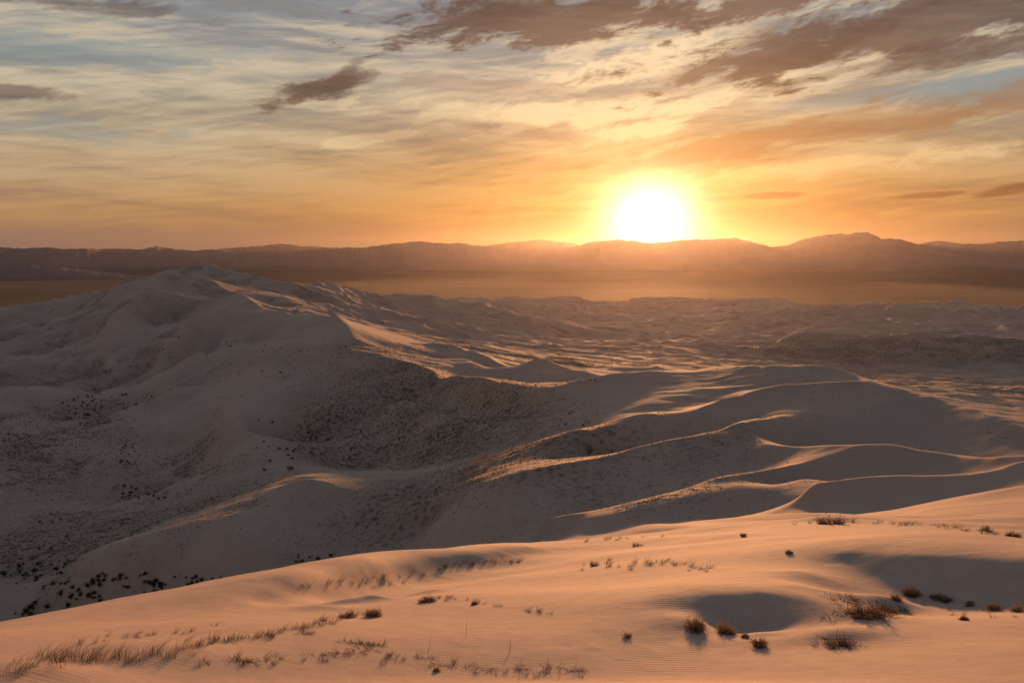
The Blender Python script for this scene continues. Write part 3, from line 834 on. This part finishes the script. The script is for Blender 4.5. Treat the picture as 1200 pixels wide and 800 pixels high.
# ---------------------------------------------------------------- sun, sky, haze
SUN_PX, SUN_PY = 762, 257
saz, sel_t = ray(SUN_PX, SUN_PY)
SUN_EL = math.atan(sel_t)
sdir = (math.sin(saz) * math.cos(SUN_EL), math.cos(saz) * math.cos(SUN_EL), math.sin(SUN_EL))
print('sun az/el', math.degrees(saz), math.degrees(SUN_EL))
sl = bpy.data.lights.new('sun', 'SUN'); sl.energy = 4.4; sl.angle = R(3.5); sl.color = (1.0, 0.43, 0.165)
so = link(bpy.data.objects.new('sun', sl))
so.rotation_euler = Vector(sdir).to_track_quat('Z', 'Y').to_euler()

def build_world():
    w = bpy.data.worlds.new('World'); scene.world = w; w.use_nodes = True
    nt = NT(w.node_tree); bg = w.node_tree.nodes['Background']
    sky = nt.node('ShaderNodeTexSky', sky_type='NISHITA', sun_disc=False)
    sky.sun_elevation = SUN_EL; sky.sun_rotation = saz; sky.altitude = 600; sky.dust_density = 3.0
    tc = nt.node('ShaderNodeTexCoord'); d = tc.outputs['Generated']
    sx = nt.node('ShaderNodeSeparateXYZ'); nt.put(sx.inputs[0], d)
    az_ = nt.math('ARCTAN2', sx.outputs[0], sx.outputs[1])            # bearing
    el = nt.math('ARCSINE', sx.outputs[2])
    # degrees
    A = nt.math('MULTIPLY', az_, 57.2958); E = nt.math('MULTIPLY', el, 57.2958)
    # angle from the sun
    dp = nt.node('ShaderNodeVectorMath', operation='DOT_PRODUCT'); nt.put(dp.inputs[0], d); dp.inputs[1].default_value = sdir
    ang = nt.math('MULTIPLY', nt.math('ARCCOSINE', nt.math('MINIMUM', dp.outputs['Value'], 0.9999999)), 57.2958)
    dA = nt.math('SUBTRACT', A, math.degrees(saz)); dE = nt.math('SUBTRACT', E, math.degrees(SUN_EL))
    # air: warm near the sunset and low down, blue grey higher and further round
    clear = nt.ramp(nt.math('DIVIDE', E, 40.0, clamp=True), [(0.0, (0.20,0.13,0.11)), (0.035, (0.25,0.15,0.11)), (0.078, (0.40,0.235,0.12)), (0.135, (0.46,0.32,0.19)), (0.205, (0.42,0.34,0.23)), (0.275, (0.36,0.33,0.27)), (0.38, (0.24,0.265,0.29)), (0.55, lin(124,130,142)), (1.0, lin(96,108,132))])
    def glow(sa, se, col_):
        q = nt.math('ADD', nt.math('POWER', nt.math('DIVIDE', nt.math('ABSOLUTE', dA), sa), 1.5), nt.math('POWER', nt.math('DIVIDE', nt.math('ABSOLUTE', dE), se), 1.5))
        g = nt.math('EXPONENT', nt.math('MULTIPLY', q, -1.0))
        return nt.mix(1.0, col_, nt.xyz(g, g, g), 'MULTIPLY')
    g1 = nt.math('EXPONENT', nt.math('MULTIPLY', nt.math('ADD', nt.math('POWER', nt.math('DIVIDE', nt.math('ABSOLUTE', dA), 13.0), 1.5), nt.math('POWER', nt.math('DIVIDE', nt.math('ABSOLUTE', dE), 9.0), 1.5)), -1.0))
    col = nt.mix(1.0, clear, glow(20, 9.0, (0.06, 0.02, -0.04)), 'ADD')
    col = nt.mix(1.0, col, glow(10, 5, (0.06, 0.04, 0.0)), 'ADD')
    # streaked high cloud: long wisps, finer wisps across them, slightly fanned
    def streak(ua, va, zz, rotd, warpk, det, rough, dist):
        rv = R(rotd)
        u_ = nt.math('ADD', nt.math('MULTIPLY', A, math.cos(rv)), nt.math('MULTIPLY', E, math.sin(rv)))
        v_ = nt.math('SUBTRACT', nt.math('MULTIPLY', E, math.cos(rv)), nt.math('MULTIPLY', A, math.sin(rv)))
        v_ = nt.math('ADD', v_, nt.math('MULTIPLY', warp, warpk))
        return nt.noise(nt.xyz(nt.math('MULTIPLY', u_, ua), nt.math('MULTIPLY', v_, va), zz), 1.0, det, rough, dist)
    warp = nt.math('SUBTRACT', nt.noise(nt.xyz(nt.math('MULTIPLY', A, 0.07), nt.math('MULTIPLY', E, 0.2), 3.3), 1.0, 3, 0.5), 0.5)
    c1 = streak(0.035, 0.33, 1.0, 3, 1.6, 8, 0.55, 0.08)
    c2 = streak(0.085, 0.85, 7.0, -3, 2.0, 8, 0.58, 0.08)
    c3 = streak(0.2, 2.4, 15.0, 7, 2.4, 6, 0.6, 0.06)
    cir = nt.math('ADD', nt.math('ADD', nt.math('MULTIPLY', c1, 0.40), nt.math('MULTIPLY', c2, 0.35)), nt.math('MULTIPLY', c3, 0.25))
    bright = nt.map(cir, 0.455, 0.585)
    dark = nt.map(cir, 0.50, 0.39)
    lowmix = nt.map(E, 1.0, 9.0)
    cream = nt.mix(lowmix, lin(190,144,88), lin(208,192,164))
    cream = nt.mix(1.0, cream, glow(16, 9.0, (0.20, 0.15, 0.07)), 'ADD')
    fade = nt.math('MULTIPLY', nt.map(E, 0.6, 4.0), nt.map(E, 22.0, 45.0, 1.0, 0.15))
    col = nt.mix(nt.math('MULTIPLY', nt.math('MULTIPLY', bright, 0.85), fade), col, cream)
    shade = nt.mix(lowmix, lin(140,108,84), lin(130,127,126))
    shade = nt.mix(1.0, shade, glow(18, 7.0, (0.06, 0.02, 0.0)), 'ADD')
    col = nt.mix(nt.math('MULTIPLY', nt.math('MULTIPLY', dark, 0.75), fade), col, shade)
    # clouds at their own bearings
    dn = streak(0.24, 0.8, 12.0, 10, 2.5, 11, 0.66, 0.15)
    dfine = nt.math('SUBTRACT', dn, 0.5)
    def lump(px, py, wpx, wpy, tilt, k=1.7):
        a0, t0 = ray(px, py); a0 = math.degrees(a0); e0 = math.degrees(math.atan(t0))
        x = nt.math('SUBTRACT', A, a0); y = nt.math('SUBTRACT', E, e0)
        ct, st = math.cos(R(tilt)), math.sin(R(tilt))
        xx = nt.math('DIVIDE', nt.math('ADD', nt.math('MULTIPLY', x, ct), nt.math('MULTIPLY', y, st)), wpx * 0.055)
        yy = nt.math('DIVIDE', nt.math('SUBTRACT', nt.math('MULTIPLY', y, ct), nt.math('MULTIPLY', x, st)), wpy * 0.055)
        rr_ = nt.math('SQRT', nt.math('ADD', nt.math('MULTIPLY', xx, xx), nt.math('MULTIPLY', yy, yy)))
        rr_ = nt.math('ADD', rr_, nt.math('MULTIPLY', dfine, -k * 2))
        return nt.map(rr_, 1.3, 0.6)
    # (px, py, half length, half height, tilt, raggedness, opacity, kind)
    lumps = [(600,135,170,13,-3,2.0,.55,'b'),(700,132,130,16,4,2.0,.8,'b'),(740,152,60,12,5,2.0,.9,'b'),(760,75,130,22,12,2.0,.85,'b'),(700,52,80,14,16,2.0,.6,'b'),(880,100,150,14,16,2.0,.75,'b'),(1010,75,120,14,14,2.0,.6,'b'),(420,165,70,7,8,2.0,.5,'b'),(900,205,260,9,5,2.0,.35,'b'),(1000,190,160,8,4,2,.4,'b'),
             (1000,118,90,8,4,1.5,.5,'s'),(120,60,170,16,2,2.0,.45,'s'),(60,150,120,12,0,2.0,.35,'s'),
             (375,106,60,13,17,1.5,.95,'d'),(402,90,24,10,35,1.5,.8,'d'),(660,24,190,26,3,2.0,.95,'d'),(880,6,150,16,4,2.0,.9,'d'),(545,22,110,14,14,2.0,.85,'d'),(1090,22,270,34,8,2.0,.9,'d'),(940,66,110,12,17,2.0,.85,'d'),(870,86,50,7,17,2.0,.7,'d'),(1120,62,120,13,4,2.0,.75,'d'),(1000,80,130,7,10,2,.5,'d'),
             (1165,104,105,19,3,1.0,.95,'s'),(980,150,200,20,7,1.8,.6,'o'),(1130,132,120,8,5,1.8,.5,'o'),(860,170,120,14,9,1.8,.5,'o'),(600,152,90,8,-6,1.8,.5,'m'),(500,165,90,8,-3,1.8,.4,'m'),(560,100,120,9,-4,1.8,.45,'m'),
             (20,108,50,8,0,1.5,.7,'d'),(70,2,120,9,0,2.0,.6,'d'),(900,229,40,4,0,.9,.7,'l'),(1085,229,36,3.4,3,.9,.7,'l'),(1190,221,40,6,10,.9,.8,'l'),(840,233,40,2.4,2,.9,.5,'l'),(650,245,60,4,0,1.2,.35,'l')]
    cols = {'d': lin(94,76,70), 'o': lin(156,116,82), 'm': lin(150,128,118), 'l': lin(120,72,40), 's': lin(132,150,154), 'b': lin(238,214,176)}
    adds = {'d': (0.04,0.015,0.0), 'o': (0.06,0.01,0.0), 'm': (0.08,0.04,0.01), 'l': (0.05,0.0,0.0), 's': (0,0,0), 'b': (0.25,0.22,0.12)}
    for px_, py_, w_, h_, ti, kk, op, kd in lumps:
        k = lump(px_, py_, w_, h_, ti, kk)
        cc = nt.mix(1.0, cols[kd], glow(16, 8.0, adds[kd]), 'ADD')
        tex = nt.map(c2, 0.35, 0.65, 0.75, 1.25)
        if kd == 'd': cc = nt.mix(1.0, cc, nt.xyz(tex, tex, tex), 'MULTIPLY')
        col = nt.mix(nt.math('MULTIPLY', k, op), col, cc)
    # deeper orange low around the sunset
    wq = nt.math('EXPONENT', nt.math('MULTIPLY', nt.math('ADD', nt.math('POWER', nt.math('DIVIDE', nt.math('ABSOLUTE', dA), 26.0), 2.0), nt.math('POWER', nt.math('DIVIDE', nt.math('ABSOLUTE', dE), 6.0), 2.0)), -1.0))
    col = nt.mix(wq, col, nt.mix(1.0, col, (0.86, 0.60, 0.22), 'MULTIPLY'))
    # the glare of the sun itself
    qx = nt.math('DIVIDE', dA, 1.18)
    ang2 = nt.math('SQRT', nt.math('ADD', nt.math('MULTIPLY', qx, qx), nt.math('MULTIPLY', dE, dE)))
    core = nt.math('EXPONENT', nt.math('MULTIPLY', nt.math('POWER', nt.math('DIVIDE', ang2, 1.95), 1.7), -1.0))
    halo = nt.math('EXPONENT', nt.math('MULTIPLY', ang2, -1 / 2.4))
    col = nt.mix(1.0, col, nt.mix(1.0, (3.0, 2.6, 1.9), nt.xyz(core, core, core), 'MULTIPLY'), 'ADD')
    col = nt.mix(1.0, col, nt.mix(1.0, (0.9, 0.37, 0.05), nt.xyz(halo, halo, halo), 'MULTIPLY'), 'ADD')
    # dim the dome away from the sunset and below the horizon
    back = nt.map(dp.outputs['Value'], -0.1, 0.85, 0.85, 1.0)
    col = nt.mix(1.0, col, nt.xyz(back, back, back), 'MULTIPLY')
    skyc = nt.mix(1.0, sky.outputs[0], (0.5, 0.5, 0.5), 'MULTIPLY')
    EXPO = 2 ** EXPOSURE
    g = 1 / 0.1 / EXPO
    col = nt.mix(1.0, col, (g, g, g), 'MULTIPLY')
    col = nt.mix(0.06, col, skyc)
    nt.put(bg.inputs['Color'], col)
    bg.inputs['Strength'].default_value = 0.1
    w.cycles.sampling_method = 'MANUAL'; w.cycles.sample_map_resolution = 512
build_world()

HAZE = True
if HAZE:
    bm = bmesh.new(); bmesh.ops.create_cube(bm, size=1.0)
    me = bpy.data.meshes.new('haze'); bm.to_mesh(me); bm.free()
    hz = link(bpy.data.objects.new('haze', me)); hz['kind'] = 'stuff'
    hz.scale = (43000, 43000, 810); hz.location = (0, 0, -290 + 405)
    m = bpy.data.materials.new('haze'); m.use_nodes = True
    t = m.node_tree; t.nodes.clear()
    o = t.nodes.new('ShaderNodeOutputMaterial'); pv = t.nodes.new('ShaderNodeVolumePrincipled')
    pv.inputs['Color'].default_value = (0.93, 0.84, 0.78, 1)
    pv.inputs['Density'].default_value = 0.48e-5
    pv.inputs['Anisotropy'].default_value = 0.81
    t.links.new(pv.outputs[0], o.inputs['Volume'])
    me.materials.append(m)

# ---------------------------------------------------------------- camera and render settings
cam = bpy.data.cameras.new('camera'); co = link(bpy.data.objects.new('camera', cam))
cam.sensor_width = 36; cam.lens = 30; cam.clip_start = 0.05; cam.clip_end = 200000
co.rotation_euler = (math.pi / 2 - PITCH, 0, 0)
scene.camera = co
scene.render.engine = 'CYCLES'
cy = scene.cycles
cy.use_denoising = True; cy.max_bounces = 4; cy.diffuse_bounces = 2; cy.volume_bounces = 1
cy.use_adaptive_sampling = True; cy.adaptive_threshold = 0.02
scene.view_settings.view_transform = 'Standard'; scene.view_settings.look = 'None'
scene.view_settings.exposure = EXPOSURE
print('built', round(time.time() - T0, 1))
